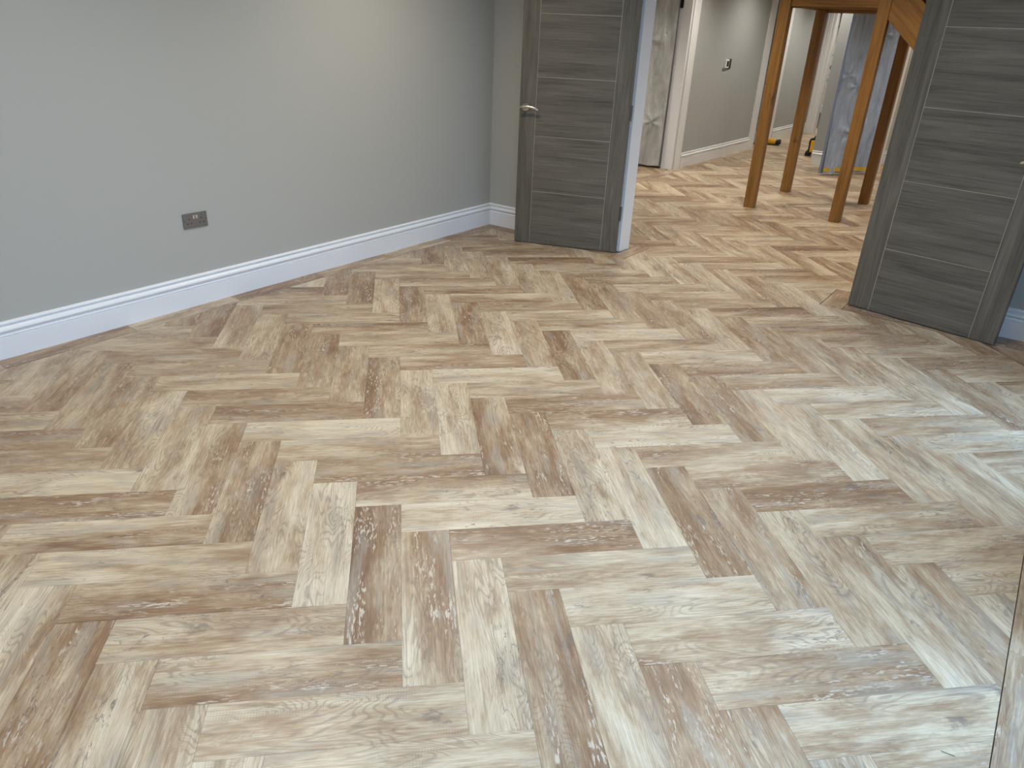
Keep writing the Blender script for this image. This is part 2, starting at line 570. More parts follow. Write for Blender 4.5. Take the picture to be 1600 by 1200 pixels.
skirting('baseboard_left', (-0.018, -7.1), (-0.018, by(0) - 0.0005), (1, 0), 'long white moulded skirting board along the left grey wall', 0, 1)
_bn = (0.02, -1)
skirting('baseboard_back', (-0.018, by(-0.018)), (1.165, by(1.165)), _bn, 'short white skirting board in the corner beside the left door', 1, 0)
skirting('baseboard_right', (2.95, by(2.95)), (4.07, by(4.07)), _bn, 'white skirting board behind the right grey door', 0, 0)
skirting('baseboard_hall', (-0.12, 3.905), (-0.12, 6.20), (1, 0), 'white skirting board under the hall thermostat')
skirting('baseboard_recess', (-0.25, 7.029), (-0.38, 7.029), (0, -1), 'short white skirting board in the hall recess behind the front left oak post')
skirting('baseboard_passage', (-0.24, 7.56), (-0.24, 9.10), (1, 0), 'far white skirting board seen between the two left oak posts')
skirting('baseboard_end', (-0.24, 9.12), (-0.165, 9.12), (0, -1), 'tiny white skirting board left of the far doorway')
skirting('baseboard_nib', (0.965, 5.63), (1.10, 5.63), (0, -1), 'white skirting board on the narrow wall left of the film-wrapped door')
skirting('baseboard_side', (1.26, 6.47), (5.3, 6.47), (0, -1), 'white skirting board behind the rear right oak post')
skirting('baseboard_far', (-1.9, 13.42), (1.2, 13.42), (0, -1), 'white skirting board below the leaf patterned wallpaper')

# ------------------------------------------------------------------ linings and architraves (trim)


def architrave(name, a, b, normal, z1, label):
    """moulded upright board on a wall, from a to b along the wall"""
    a, b, n = Vector((*a, 0)), Vector((*b, 0)), Vector((*normal, 0)).normalized()
    pr = [(0, 0), (0, 0.014), (0.08, 0.018), (0.16, 0.018), (0.18, 0.014), (0.24, 0.014), (0.27, 0.018), (0.62, 0.018), (0.66, 0.014),
          (0.72, 0.014), (0.76, 0.016), (0.95, 0.016), (1.0, 0.012), (1.0, 0)]
    ring = lambda z: [a + (b - a) * s + n * t + Vector((0, 0, z)) for s, t in pr]
    return struct(name, MB().loft([ring(0), ring(z1)]), M['white'], label, 'door trim')


lin = MB()
lin.prism([(1.167, by(1.167)), (1.199, by(1.199)), (1.207, bh(1.2)), (1.175, bh(1.175))], 0, 2.03)
lin.prism([(2.838, by(2.838)), (2.87, by(2.87)), (2.87, bh(2.87)), (2.838, bh(2.838))], 0, 2.03)
lin.prism([(1.199, by(1.199)), (2.838, by(2.838)), (2.838, bh(2.838)), (1.207, bh(1.2))], 1.998, 2.03)
struct('trim_1', lin, M['white'], 'white lining of the open double doorway', 'door trim', 0.0015)
jl = MB()
jl.box((-0.262, 3.69, 0), (-0.118, 3.72, 2.03))
jl.box((-0.262, 2.13, 0), (-0.118, 2.16, 2.03))
jl.box((-0.262, 2.16, 2.0), (-0.118, 3.69, 2.03))
struct('trim_2', jl, M['white'], 'white lining of the hall doorway with the grey film', 'door trim', 0.001)
architrave('trim_3', (-0.12, 3.73), (-0.12, 3.90), (1, 0), 2.1, 'white moulded upright between the grey film and the thermostat wall')
architrave('trim_4', (-0.12, 6.20), (-0.12, 6.42), (1, 0), 2.1, 'slim white moulded upright left of the front left oak post')
architrave('trim_5', (-0.24, 7.06), (-0.24, 7.56), (1, 0), 2.1, 'white moulded upright just right of the front left oak post')
architrave('trim_6', (-0.165, 9.12), (-0.01, 9.12), (0, -1), 2.1, 'broad white reeded upright beside the far bright doorway')
tl = MB()
tl.box((-0.04, 9.12, 0), (-0.01, 9.26, 2.0))
struct('trim_7', tl, M['white'], 'white lining edge of the far bright doorway', 'door trim')
architrave('trim_8', (1.10, 5.63), (1.20, 5.63), (0, -1), 2.1, 'white moulded upright at the left edge of the film-wrapped door')
struct('trim_9', MB().box((1.765, 5.60, 0), (1.80, 5.76, 2.03)), M['white'], 'white door jamb hidden behind the rear right oak post', 'door trim')

# ------------------------------------------------------------------ floor
# herringbone of 152 x 610 mm planks, laid at 45 degrees to the walls
W = 0.1524
L4 = 4 * W
O = Vector((1.981, -3.223))
U = Vector((math.sqrt(0.5), math.sqrt(0.5)))
V = Vector((-math.sqrt(0.5), math.sqrt(0.5)))
GAP = 0.00022
TH = 0.0035
BW = 0.113                 # width of the border strips
XR = 3.932                 # seam along the right-hand border

slab = MB()
slab.box((-0.26, -7.2, -0.12), (4.22, 0.1, -TH))
slab.box((-1.95, 0.1, -0.12), (5.35, 13.5, -TH))
floor = struct('floor', slab, M['screed'], 'weathered oak plank floor laid in a large herringbone, running through to the hall', 'floor')

REG = [((BW, -7.0), (XR, -0.075)), ((1.318, -0.075), (2.70, 0.325)), ((-0.005, 0.325), (5.18, 13.35)),
       ((-1.85, 0.2), (-0.1182, 4.55)), ((-0.236, 6.30), (-0.005, 9.16)), ((-1.85, 9.16), (-0.005, 13.35))]


def clip(poly, lo, hi):
    for ax, val, sgn in ((0, lo[0], 1), (0, hi[0], -1), (1, lo[1], 1), (1, hi[1], -1)):
        out = []
        for i in range(len(poly)):
            p, q = poly[i], poly[(i + 1) % len(poly)]
            dp, dq = (p[ax] - val) * sgn, (q[ax] - val) * sgn
            if dp >= 0:
                out.append(p)
            if dp * dq < 0:
                k = dp / (dp - dq)
                out.append((p[0] + (q[0] - p[0]) * k, p[1] + (q[1] - p[1]) * k))
        poly = out
        if len(poly) < 3:
            return []
    return poly


def area(poly):
    return 0.5 * sum(poly[i][0] * poly[(i + 1) % len(poly)][1] - poly[(i + 1) % len(poly)][0] * poly[i][1] for i in range(len(poly)))


CAMP = Vector((3.66371, -4.64258, 1.47433))


def project(x, y):
    q = Vector((x, y, 0)) - CAMP
    z = q.dot(_f)
    if z < 0.05:
        return None
    return 800 + 1124.7 * q.dot(_r) / z, 600 + 1124.7 * q.dot(_d) / z


def seen_area(poly):
    pts = []
    for p in poly:
        s = project(*p)
        if s is None:
            return 0.0
        pts.append(s)
    c = clip(pts, (0, 0), (1600, 1200))
    if not c:
        return 0.0
    return abs(area(c))


planks = []     # (key, centre, angle, local polys, whole?)
for m in range(-14, 16):
    for k in range(-80, 81):
        for ori in 'HV':
            if ori == 'H':
                u0, u1, v0, v1 = k + 4 * m, k + 4 * m + 4, -k - 1 + 4 * m, -k + 4 * m
            else:
                u0, u1, v0, v1 = k + 4 * m, k + 4 * m + 1, -k - 5 + 4 * m, -k - 1 + 4 * m
            cu, cv = (u0 + u1) / 2, (v0 + v1) / 2
            c = O + U * (cu * W) + V * (cv * W)
            if not (-2.3 < c.x < 5.6 and -7.4 < c.y < 13.8):
                continue
            ang = math.radians(45 if ori == 'H' else 135)
            ca, sa = math.cos(ang), math.sin(ang)
            hx, hy = L4 / 2 - GAP, W / 2 - GAP
            loc = [(-hx, -hy), (hx, -hy), (hx, hy), (-hx, hy)]
            wp = [(c.x + x * ca - y * sa, c.y + x * sa + y * ca) for x, y in loc]
            polys = []
            for lo, hi in REG:
                q = clip(wp, lo, hi)
                if q and abs(area(q)) > 2e-5:
                    polys.append(q)
            if not polys:
                continue
            tot = sum(abs(area(q)) for q in polys)
            whole = tot > 4 * hx * hy * 0.9999
            planks.append(dict(key=(ori, cu, cv), c=c, ang=ang, polys=polys, whole=whole, tot=tot))


def border(a, b, side, joints, axis, gap=0.0006):
    """straight border strip cut into 610 mm lengths; a-b bounds across, joints along `axis`"""
    for i in range(len(joints) - 1):
        j0, j1 = joints[i] + gap, joints[i + 1] - gap
        if axis == 'y':
            q = [(a, j0), (b, j0), (b, j1), (a, j1)]
            ang, c = math.pi / 2, Vector(((a + b) / 2, (j0 + j1) / 2))
        else:
            q = [(j0, a), (j1, a), (j1, b), (j0, b)]
            ang, c = 0.0, Vector(((j0 + j1) / 2, (a + b) / 2))
        planks.append(dict(key=('B', side, i), c=c, ang=ang, polys=[q], whole=False, tot=abs(area(q))))


e = 0.0036
border(-0.012, BW - e, 'left', [-6.98, -6.677, -6.067, -5.457, -4.847, -4.237, -3.627, -3.017, -2.407, -1.797, -1.187, -0.577, 0.040], 'y')
border(XR + 0.0028, 4.066, 'right', [-6.98, -6.3, -5.69, -5.08, -4.47, -3.86, -3.25, -2.64, -2.03, -1.42, -0.81, 0.09], 'y')
border(-0.075 + e, by(0.6) - 0.004, 'back', [BW, 0.35, 0.96, 1.205], 'x')
border(-0.075 + e, by(3.6) - 0.004, 'backright', [2.832, 3.10, 3.70, XR], 'x')
border(1.208, 1.318 - 0.0045, 'jambleft', [-0.075, 0.325], 'y')
border(2.70 + 0.0045, 2.830, 'jambright', [-0.075, 0.325], 'y')
border(bh(0) + 0.004, 0.325 - e, 'hallback', [-0.118, 0.40, 1.205], 'x')
border(bh(3.6) - 0.004, 0.325 - e, 'hallbackright', [2.832, 3.4, 4.0, 4.6, 5.2], 'x')
border(-0.116, -0.005 - e, 'hall', [0.33, 0.93, 1.54, 2.15, 2.76, 3.37, 3.98, 4.59, 5.2, 5.81, 6.298], 'y')

# tones of single planks read off the photograph: key -> (tone at start, tone at end, bias across)
_tones = (
    'H 0,1.5 .2 .4 .35;H 1,.5 .5 .55 .5;H 2,-.5 .42 .4 .95;H 3,-1.5 .15 .08 .5;H 4,-2.5 .6 .55 .65;H 5,-3.5 .35 .2 .5;H 6,-4.5 .25 .15 .4;'
    'H 7,-5.5 .42 .2 .4;H 8,-6.5 .4 .56 .5;H 9,-7.5 .34 .28 .5;H -1,2.5 .12 .05 .4;H -2,3.5 .55 .55 .6;H -3,4.5 .42 .45 .65;H -4,5.5 .3 .18 .45;'
    'H -5,6.5 .4 .35 .5;H 2,7.5 .35 .42 .6;H 3,6.5 .4 .45 .3;H 4,5.5 .08 .12 .4;H 5,4.5 .25 .35 .6;H 6,3.5 .5 .55 .5;H 7,2.5 .5 .42 .85;'
    'H 8,1.5 .15 .08 .6;H 9,.5 .35 .3 .6;H 10,-.5 .35 .45 .35;H 11,-1.5 .6 .62 .5;H 12,-2.5 .25 .45 .4;H 13,-3.5 .3 .25 .5;H 14,-4.5 .25 .35 .5;'
    'H 1,8.5 .25 .3 .5;H 0,9.5 .5 .5 .65;H -1,10.5 .35 .35 .5;H -2,11.5 .42 .35 .6;H -3,12.5 .25 .3 .5;H 8,9.5 .5 .3 .7;H 9,8.5 .1 .12 .6;'
    'H 10,7.5 .5 .5 .6;H 11,6.5 .2 .2 .5;H 12,5.5 .5 .5 .4;H 13,4.5 .35 .45 .3;H 14,3.5 .1 .15 .5;H 15,2.5 .3 .2 .6;H 16,1.5 .45 .35 .6;'
    'H 17,.5 .3 .2 .5;H 7,10.5 .2 .25 .5;H 6,11.5 .45 .45 .5;H 16,9.5 .3 .3 .5;H 17,8.5 .55 .5 .6;H 18,7.5 .4 .4 .5;H 19,6.5 .25 .25 .5;'
    'H 20,5.5 .4 .45 .5;H -8,9.5 .3 .3 .5;H -7,8.5 .35 .35 .5;H -6,7.5 .4 .4 .5;H -9,2.5 .5 .45 .5;H -10,3.5 .3 .3 .5;H -8,1.5 .3 .35 .5;'
    'H -7,.5 .15 .15 .5;H -6,-.5 .6 .55 .6;H -5,-1.5 .35 .42 .2;H -4,-2.5 .15 .35 .55;H -3,-3.5 .5 .5 .25;H -2,-4.5 .35 .35 .45;H -1,-5.5 .4 .5 .25;'
    'H 0,-6.5 .25 .3 .5;H 1,-7.5 .25 .35 .5;H 2,-8.5 .3 .3 .5;V .5,-3 .6 .6 .8;V 1.5,-4 .35 .5 .2;V 2.5,-5 .25 .2 .5;V 3.5,-6 .58 .5 .4;'
    'V 4.5,-7 .3 .3 .5;V 5.5,-8 .6 .55 .5;V 6.5,-9 .5 .5 .5;V -.5,-2 .12 .08 .5;V -1.5,-1 .3 .25 .6;V -2.5,0 .5 .42 .3;V -3.5,1 .42 .35 .2;'
    'V -4.5,2 .2 .25 .5;V -5.5,3 .3 .22 .65;V -6.5,4 .45 .4 .5;V -7.5,5 .35 .4 .5;V -8.5,6 .5 .4 .4;V -9.5,7 .3 .3 .5;V 4.5,1 .55 .5 .4;'
    'V 3.5,2 .55 .52 .85;V 2.5,3 .2 .2 .4;V 1.5,4 .3 .25 .5;V .5,5 .52 .5 .8;V -.5,6 .4 .35 .5;V -1.5,7 .45 .5 .4;V -2.5,8 .55 .5 .5;'
    'V -3.5,9 .35 .35 .5;V -4.5,10 .25 .35 .5;V 5.5,0 .25 .2 .5;V 6.5,-1 .1 .25 .4;V 7.5,-2 .56 .56 .5;V 8.5,-3 .45 .4 .5;V 9.5,-4 .35 .3 .5;'
    'V 10.5,-5 .2 .4 .5;V 11.5,-6 .4 .45 .5;V 12.5,-7 .2 .2 .5;V 13.5,0 .25 .35 .5;V 12.5,1 .15 .2 .4;V 11.5,2 .3 .25 .5;V 10.5,3 .56 .42 .4;'
    'V 9.5,4 .5 .55 .75;V 8.5,5 .3 .3 .5;V 7.5,6 .35 .3 .5;V 6.5,7 .5 .55 .5;V 5.5,8 .4 .3 .5;V 4.5,9 .12 .2 .5;V 3.5,10 .52 .5 .5;'
    'V 2.5,11 .25 .25 .5;V 1.5,12 .5 .55 .7;V .5,13 .2 .25 .5;V -.5,14 .5 .5 .5;V -1.5,15 .5 .5 .5;V 14.5,-1 .4 .4 .5;V 15.5,-2 .3 .3 .5;'
    'V 18.5,3 .5 .45 .5;V 17.5,4 .2 .2 .5;V 16.5,5 .35 .45 .5;V 15.5,6 .4 .35 .5;V 14.5,7 .35 .35 .5;V 13.5,8 .5 .5 .5;V 12.5,9 .25 .25 .5;'
    'V 19.5,2 .35 .35 .5;V 20.5,1 .5 .5 .5;V 11.5,10 .5 .4 .5;V 10.5,11 .5 .5 .5;V 9.5,12 .45 .45 .5;V 8.5,13 .45 .45 .5;V 7.5,14 .2 .2 .5;'
)
TONES = {}
for _e in _tones.strip(';').split(';'):
    _o, _c, _a, _b, _x = _e.split()
    _u, _v = _c.split(',')
    TONES[(_o, float(_u), float(_v))] = (float(_a), float(_b), float(_x))

rnd = random.Random(11)
for p in planks:
    p['seen'] = sum(seen_area(q) for q in p['polys'])
    t = rnd.choice([0.15, 0.22, 0.28, 0.32, 0.36, 0.42, 0.48, 0.52])
    ta = min(1, max(0, t + rnd.uniform(-0.12, 0.15)))
    tb = min(1, max(0, t + rnd.uniform(-0.12, 0.15)))
    p['par'] = (rnd.random(), ta, tb, rnd.uniform(0.1, 0.9))
    if p['key'][0] == 'B':
        b = {'left': [0.4, 0.4, 0.4, 0.4, 0.4, 0.4, 0.64, 0.24, 0.68, 0.42, 0.26, 0.66]}.get(p['key'][1])
        b = b[p['key'][2]] if b else (0.62 if p['key'][1].startswith('back') else rnd.uniform(0.25, 0.5))
        p['par'] = (p['par'][0], b, b, 0.5)
    if p['key'] in TONES:
        ov = TONES[p['key']]
        p['par'] = (p['par'][0], ov[0], ov[1], ov[2])
planks.sort(key=lambda p: -p['seen'])


def plank_geo(polys_local, verts, faces, uvs):
    """top faces + skirts; polys_local: ccw polygons (local xy)"""
    for q in polys_local:
        if area(q) < 0:
            q = q[::-1]
        n, k = len(q), len(verts)
        cx, cy = sum(x for x, _ in q) / n, sum(y for _, y in q) / n
        ch = 0.0003
        verts += [(x, y, -TH) for x, y in q] + [(x, y, -ch) for x, y in q]
        inner = []
        for x, y in q:
            dx, dy = cx - x, cy - y
            d = math.hypot(dx, dy) or 1
            inner.append((x + dx / d * ch, y + dy / d * ch))
        verts += [(x, y, 0.0) for x, y in inner]
        uvs += [(x, y) for x, y in q] * 2 + inner
        faces.append([k + 2 * n + i for i in range(n)])
        for i in range(n):
            j = (i + 1) % n
            faces.append([k + i, k + j, k + n + j, k + n + i])
            faces.append([k + n + i, k + n + j, k + 2 * n + j, k + 2 * n + i])


def to_local(p):
    ca, sa = math.cos(p['ang']), math.sin(p['ang'])
    return [[((x - p['c'].x) * ca + (y - p['c'].y) * sa, -(x - p['c'].x) * sa + (y - p['c'].y) * ca) for x, y in q] for q in p['polys']]


def plank_mesh(polys):
    v, f, uv = [], [], []
    plank_geo(polys, v, f, uv)
    me = bpy.data.meshes.new('plank')
    me.from_pydata(v, [], f)
    lay = me.uv_layers.new(name='plank_uv')
    for lp in me.loops:
        lay.data[lp.index].uv = uv[lp.vertex_index]
    me.materials.append(M['plank'])
    return me


whole_me = plank_mesh([[(-L4 / 2 + GAP, -W / 2 + GAP), (L4 / 2 - GAP, -W / 2 + GAP), (L4 / 2 - GAP, W / 2 - GAP), (-L4 / 2 + GAP, W / 2 - GAP)]])
for p in planks[:300]:
    me = whole_me if p['whole'] else plank_mesh(to_local(p))
    o = bpy.data.objects.new('plank', me)
    o.location = (p['c'].x, p['c'].y, 0)
    o.rotation_euler = (0, 0, p['ang'])
    o.color = p['par']
    o.parent = floor
    COL.objects.link(o)
# the planks that show least (far hall, hidden or outside the frame) joined into one part
v, f, uv, par = [], [], [], []
for p in planks[300:]:
    lv, lf, luv = [], [], []
    plank_geo(to_local(p), lv, lf, luv)
    k = len(v)
    ca, sa = math.cos(p['ang']), math.sin(p['ang'])
    v += [(p['c'].x + x * ca - y * sa, p['c'].y + x * sa + y * ca, z) for x, y, z in lv]
    f += [[k + i for i in q] for q in lf]
    uv += luv
    par += [p['par']] * len(lv)
me = bpy.data.meshes.new('far_planks')
me.from_pydata(v, [], f)
lay = me.uv_layers.new(name='plank_uv')
for lp in me.loops:
    lay.data[lp.index].uv = uv[lp.vertex_index]
ca_ = me.color_attributes.new('plank_par', 'FLOAT_COLOR', 'POINT')
for i, c in enumerate(par):
    ca_.data[i].color = c
me.materials.append(M['plank_far'])
o = bpy.data.objects.new('far_planks', me)
o.parent = floor
o['kind'] = 'stuff'
COL.objects.link(o)

# ------------------------------------------------------------------ the two grey doors
ZIN = (0.39, 0.78, 1.17, 1.56)
DH = 1.985
DB = 0.006


def grey_door(name, loc, rotz, wd, s0, s1, label, handle_x, lever_dir, hinge_x):
    root = empty(name, loc, rotz, label=label, cat='door', kind='structure')
    T = 0.044
    g = 0.003
    # core set back behind the faces so that the inlays lie in real grooves
    MB().box((0.002, 0.003, DB), (wd - 0.002, T - 0.003, DH)).build('core', M['door_v'], root)
    for a, b in ((0, s0 - g / 2), (wd - s1 + g / 2, wd)):
        MB().box((a, 0, DB), (b, T, DH)).build('stile', M['door_v'], root, 0.0007)
    zs = [DB] + list(ZIN) + [DH]
    for i in range(5):
        MB().box((s0 + g / 2, 0, zs[i] + (g / 2 if i else 0)), (wd - s1 - g / 2, T, zs[i + 1] - (g / 2 if i < 4 else 0))).build('panel', M['door_h'], root, 0.0006)
    for z in ZIN:
        MB().box((s0 + g / 2, 0.0006, z - g / 2), (wd - s1 - g / 2, 0.004, z + g / 2)).build('inlay', M['inlay'], root)
    for x in (s0, wd - s1):
        MB().box((x - g / 2, 0.0006, DB), (x + g / 2, 0.004, DH)).build('inlay', M['inlay'], root)
    # lever handle
    hz = 0.968
    ro = MB().disc((handle_x, 0, hz), (0, -1, 0), 0.026, 0.008, 28).build('handle_rose', M['nickel'], root, smooth=False)
    lv = MB()
    s = lever_dir
    lv.tube([(handle_x, -0.008, hz), (handle_x, -0.030, hz), (handle_x, -0.046, hz)], [0.0095, 0.009, 0.0095], 12)
    pts, rad = [], []
    for i in range(13):
        t = i / 12
        x = handle_x + s * (-0.028 + 0.132 * t)
        z = hz + 0.002 + 0.010 * math.sin(t * math.pi * 0.9) - 0.016 * t * t
        pts.append((x, -0.050 + 0.008 * t * t, z))
        rad.append((0.0065, 0.0085 if 0 < i < 12 else 0.005))
    lv.tube(pts, rad, 12)
    lv.build('handle_lever', M['nickel'], root, smooth=True, label='curved satin nickel lever')
    back = MB().disc((handle_x, T, hz), (0, 1, 0), 0.026, 0.008, 28)
    back.build('handle_rose', M['nickel'], root)
    for z in (0.29, 0.975, 1.72):
        if hinge_x > 0.1:      # knuckle and leaf seen at the edge of the lining
            hb = MB().tube([(wd + 0.004, 0.004, z - 0.05), (wd + 0.004, 0.004, z + 0.05)], 0.0095, 10)
            hb.box((wd + 0.001, 0.006, z - 0.05), (wd + 0.0025, 0.030, z + 0.05))
        else:
            hb = MB().tube([(hinge_x, T + 0.006, z - 0.05), (hinge_x, T + 0.006, z + 0.05)], 0.006, 10)
        hb.build('hinge', M['steel'], root)
    return root


grey_door('door_1', (0.464, -0.256, 0), math.atan2(0.273, 0.733), 0.782, 0.118, 0.118,
          'open grey wood-grain door standing by the left corner', 0.043, 1, 0.785)
grey_door('door_2', (2.837, 0.044, 0), math.atan2(-0.141, 0.806), 0.818, 0.128, 0.128,
          'open grey wood-grain door cut by the right picture edge', 0.765, -1, 0.002)

# ------------------------------------------------------------------ twin socket
so = empty('double_socket', (-0.018, -2.5395, 0.4675), label='brushed bronze double socket on the left grey wall', cat='socket')
pw, ph = 0.141, 0.080
fp = MB().box((0, -pw / 2, -ph / 2), (0.006, pw / 2, ph / 2)).build('faceplate', M['bronze'], so, 0.0012)
for sgn in (-1, 1):
    for dy, dz, w_, h_ in ((0, 0.008, 0.0042, 0.0085), (-0.011, -0.015, 0.008, 0.0048), (0.011, -0.015, 0.008, 0.0048)):
        y = sgn * 0.036 + dy
        MB().box((0.0055, y - w_ / 2, dz - h_ / 2), (0.0066, y + w_ / 2, dz + h_ / 2)).build('pin_slot', M['black'], so)
    MB().box((0.006, sgn * 0.0085 - 0.006, 0.009), (0.0095, sgn * 0.0085 + 0.006, 0.028)).build('rocker_switch', M['chrome'], so, 0.001, label='small bright rocker switch')
    MB().disc((0.006, sgn * 0.060, 0.0), (1, 0, 0), 0.0033, 0.0012, 12).build('screw', M['steel'], so)

# ------------------------------------------------------------------ thermostat and switch on the hall wall
th = empty('wall_thermostat', (-0.12, 4.92, 1.16), label='small white thermostat with a black display on the hall wall', cat='thermostat')
MB().box((0, -0.055, -0.05), (0.022, 0.045, 0.048)).build('housing', M['offwhite'], th, 0.003)
MB().box((0.0215, -0.034, -0.032), (0.0228, 0.030, 0.030)).build('display', M['black'], th)
MB().box((0, -0.095, -0.074), (0.012, -0.052, -0.052)).build('sensor_button', M['greyplastic'], th, 0.001)
sw = empty('light_switch', (-0.12, 5.015, 1.155), label='dark narrow switch plate right beside the white thermostat', cat='switch')
MB().box((0, -0.046, -0.056), (0.009, 0.046, 0.056)).build('plate', M['darkplate'], sw, 0.001)
MB().box((0.009, -0.012, -0.02), (0.013, 0.012, 0.02)).build('rocker', M['darkplate'], sw, 0.001)

# ------------------------------------------------------------------ oak staircase with landing on four posts
st = empty('oak_staircase', (1.74, 2.9, 0), label='golden oak staircase with a landing on four square posts', cat='staircase')


def rel(mb):
    mb.v = [(x - 1.74, y - 2.9, z) for x, y, z in mb.v]
    return mb


LZ = 1.93
PX = ((1.298, 1.389), (2.095, 2.186))
PY = ((2.33, 2.421), (3.405, 3.497))
for ix in (0, 1):
    for iy in (0, 1):
        x0, x1 = PX[ix]
        y0, y1 = PY[iy]
        o = MB().box((-0.0455, -0.0455, 0), (0.0455, 0.0455, 2.2)).build('post', M['oak_z'], st, 0.002)
        o.location = ((x0 + x1) / 2 - 1.74, (y0 + y1) / 2 - 2.9, 0)
for y0 in (2.345, 3.44):
    o = MB().box((-0.352, -0.018, -0.115), (0.352, 0.018, 0.115)).build('landing_beam', M['oak_x'], st, 0.002)
    o.location = (1.742 - 1.74, y0 + 0.018 - 2.9, 1.722 + 0.115)
    o = MB().box((-0.352, -0.012, -0.006), (0.352, 0.012, 0.006)).build('beam_bead', M['oak_x'], st, 0.001)
    o.location = (1.742 - 1.74, y0 + 0.03 - 2.9, 1.716)
for x0 in (1.325, 2.125):
    o = MB().box((-0.018, -0.49, -0.115), (0.018, 0.49, 0.115)).build('landing_beam', M['oak_y'], st, 0.002)
    o.location = (x0 + 0.018 - 1.74, 2.913 - 2.9, 1.722 + 0.115)
rel(MB().box((1.39, 2.382, LZ - 0.03), (2.094, 3.438, LZ))).build('landing_deck', M['oak_x'], st, 0.002)
SL = 0.873
NX = 2.187


def string_board(y0, y1):
    # closed string: bottom edge z = 1.640 - SL*(x-NX)
    x_end = NX + 1.640 / SL
    x_top = NX + 1.965 / SL
    prof = [(NX, 1.640), (x_end, 0.0), (x_top, 0.0), (NX, 1.965)]
    o = MB().loft([[Vector((x, y0, z)) for x, z in prof], [Vector((x, y1, z)) for x, z in prof]])
    mid = Vector((3.1, (y0 + y1) / 2, 0.9))
    a = math.atan(SL)
    ca, sa = math.cos(a), math.sin(a)
    # put the board's own x axis along the slope so that the grain follows it
    o.v = [((p[0] - mid.x) * ca - (p[2] - mid.z) * sa, p[1] - mid.y, (p[0] - mid.x) * sa + (p[2] - mid.z) * ca) for p in o.v]
    ob = o.build('string_board', M['oak_x'], st, 0.0015)
    ob.location = (mid.x - 1.74, mid.y - 2.9, mid.z)
    ob.rotation_euler = (0, a, 0)
    return ob


string_board(2.338, 2.37)
string_board(3.445, 3.477)
go = (LZ / 10) / SL
for i in range(1, 10):
    z = LZ - i * LZ / 10
    x0 = NX + (i - 1) * go
    rel(MB().box((x0 - 0.012, 2.366, z - 0.028), (x0 + go, 3.449, z))).build('tread', M['oak_y'], st, 0.003)
    rel(MB().box((x0 + go - 0.012, 2.366, z - LZ / 10), (x0 + go, 3.449, z - 0.028))).build('riser', M['oak_y'], st)

# ------------------------------------------------------------------ film-wrapped doors


def wrapped_door(name, origin, direction, wd, film, core_mat, label, film_label, tape_z, seed, over=0.0, pinches=()):
    ang = math.atan2(direction[1], direction[0])
    root = empty(name, (*origin, 0), ang, label=label, cat='door', kind='structure')
    MB().box((0, 0, 0.02), (wd, 0.04, 1.98)).build('leaf', core_mat, root, 0.001)
    # wrinkled film hung over the visible face
    nx, nz = 60, 160
    v, f = [], []
    for j in range(nz + 1):
        for i in range(nx + 1):
            s, t = i / nx, j / nz
            x = -over + (wd + over) * s
            hem = 0.034 + 0.03 * mnoise.noise(Vector((s * 5, seed, 0.5))) * 0.8
            z = max(0.006, hem) + (1.99 - hem) * t
            w0 = mnoise.noise(Vector((x * 3.0, z * 0.7, seed + 5)))
            w1 = mnoise.noise(Vector((x * 6 + seed, z * 1.3, seed)))
            w2 = mnoise.noise(Vector((x * 17 + seed, z * 5, 2 * seed)))
            w3 = abs(mnoise.noise(Vector((x * 9 + z * 3, z * 7 - x * 4, 3 * seed))))
            y = -0.022 - 0.016 * w0 - 0.014 * w1 - 0.007 * w2 + 0.012 * max(0, 0.25 - w3)
            y -= 0.035 * (1 - t) ** 4
            for qx, qz, size in pinches:      # gathered, knotted spots with radiating creases
                dx, dz = x - qx, z - qz
                rr = math.hypot(dx, dz) / size
                if rr < 3:
                    th_ = math.atan2(dz, dx)
                    y -= size * 0.22 * math.exp(-rr * rr) * (0.25 + abs(math.cos(2.5 * th_ + qx * 7)) ** 3)
            v.append((x, min(-0.003, y), z))
    for j in range(nz):
        for i in range(nx):
            a = j * (nx + 1) + i
            f.append([a, a + 1, a + nx + 2, a + nx + 1])
    mb = MB()
    mb.v, mb.f = v, f
    fo = mb.build('protective_film', film, root, smooth=True, label=film_label)
    if tape_z:
        tv = MB()
        n = 24
        for i in range(n + 1):
            x = -over + (wd + over) * i / n
            y = -0.058 - 0.006 * math.sin(i * 1.1)
            zz = tape_z + 0.006 * mnoise.noise(Vector((i * 0.4, seed, 1)))
            tv.v += [(x, y, zz), (x, y, zz + 0.045), (x, y - 0.002, zz + 0.045), (x, y - 0.002, zz)]
        for i in range(n):
            a = i * 4
            for q in range(4):
                b = (q + 1) % 4
                tv.f.append([a + q, a + b, a + 4 + b, a + 4 + q])
        tv.build('tape_strip', M['tape'], root, label='yellow tape along the foot of the film')
    return root


wrapped_door('door_3', (-1.00, 3.50), (0.745, 0.165), 0.757, M['film_grey'], M['door_wrap2'],
             'half open hall door under greyish film beside the double doorway', 'crumpled translucent grey plastic film', 0, 3.1, 0.0, ((0.60, 0.525, 0.11), (0.45, 1.4, 0.16)))
wrapped_door('door_4', (1.319, 4.83), (0.431, 0.65), 0.75, M['film_blue'], M['door_wrap'],
             'half open door wrapped in bluish film behind the oak posts', 'crumpled translucent bluish plastic film', 0.05, 8.7, 0.02, ((0.06, 1.12, 0.10), (0.22, 1.0, 0.13), (0.45, 1.55, 0.15), (0.3, 0.5, 0.16)))
MB().box((-0.262, 3.684, 1.73), (-0.226, 3.69, 1.83)).build('hinge', M['black'], bpy.data.objects['trim_2'])

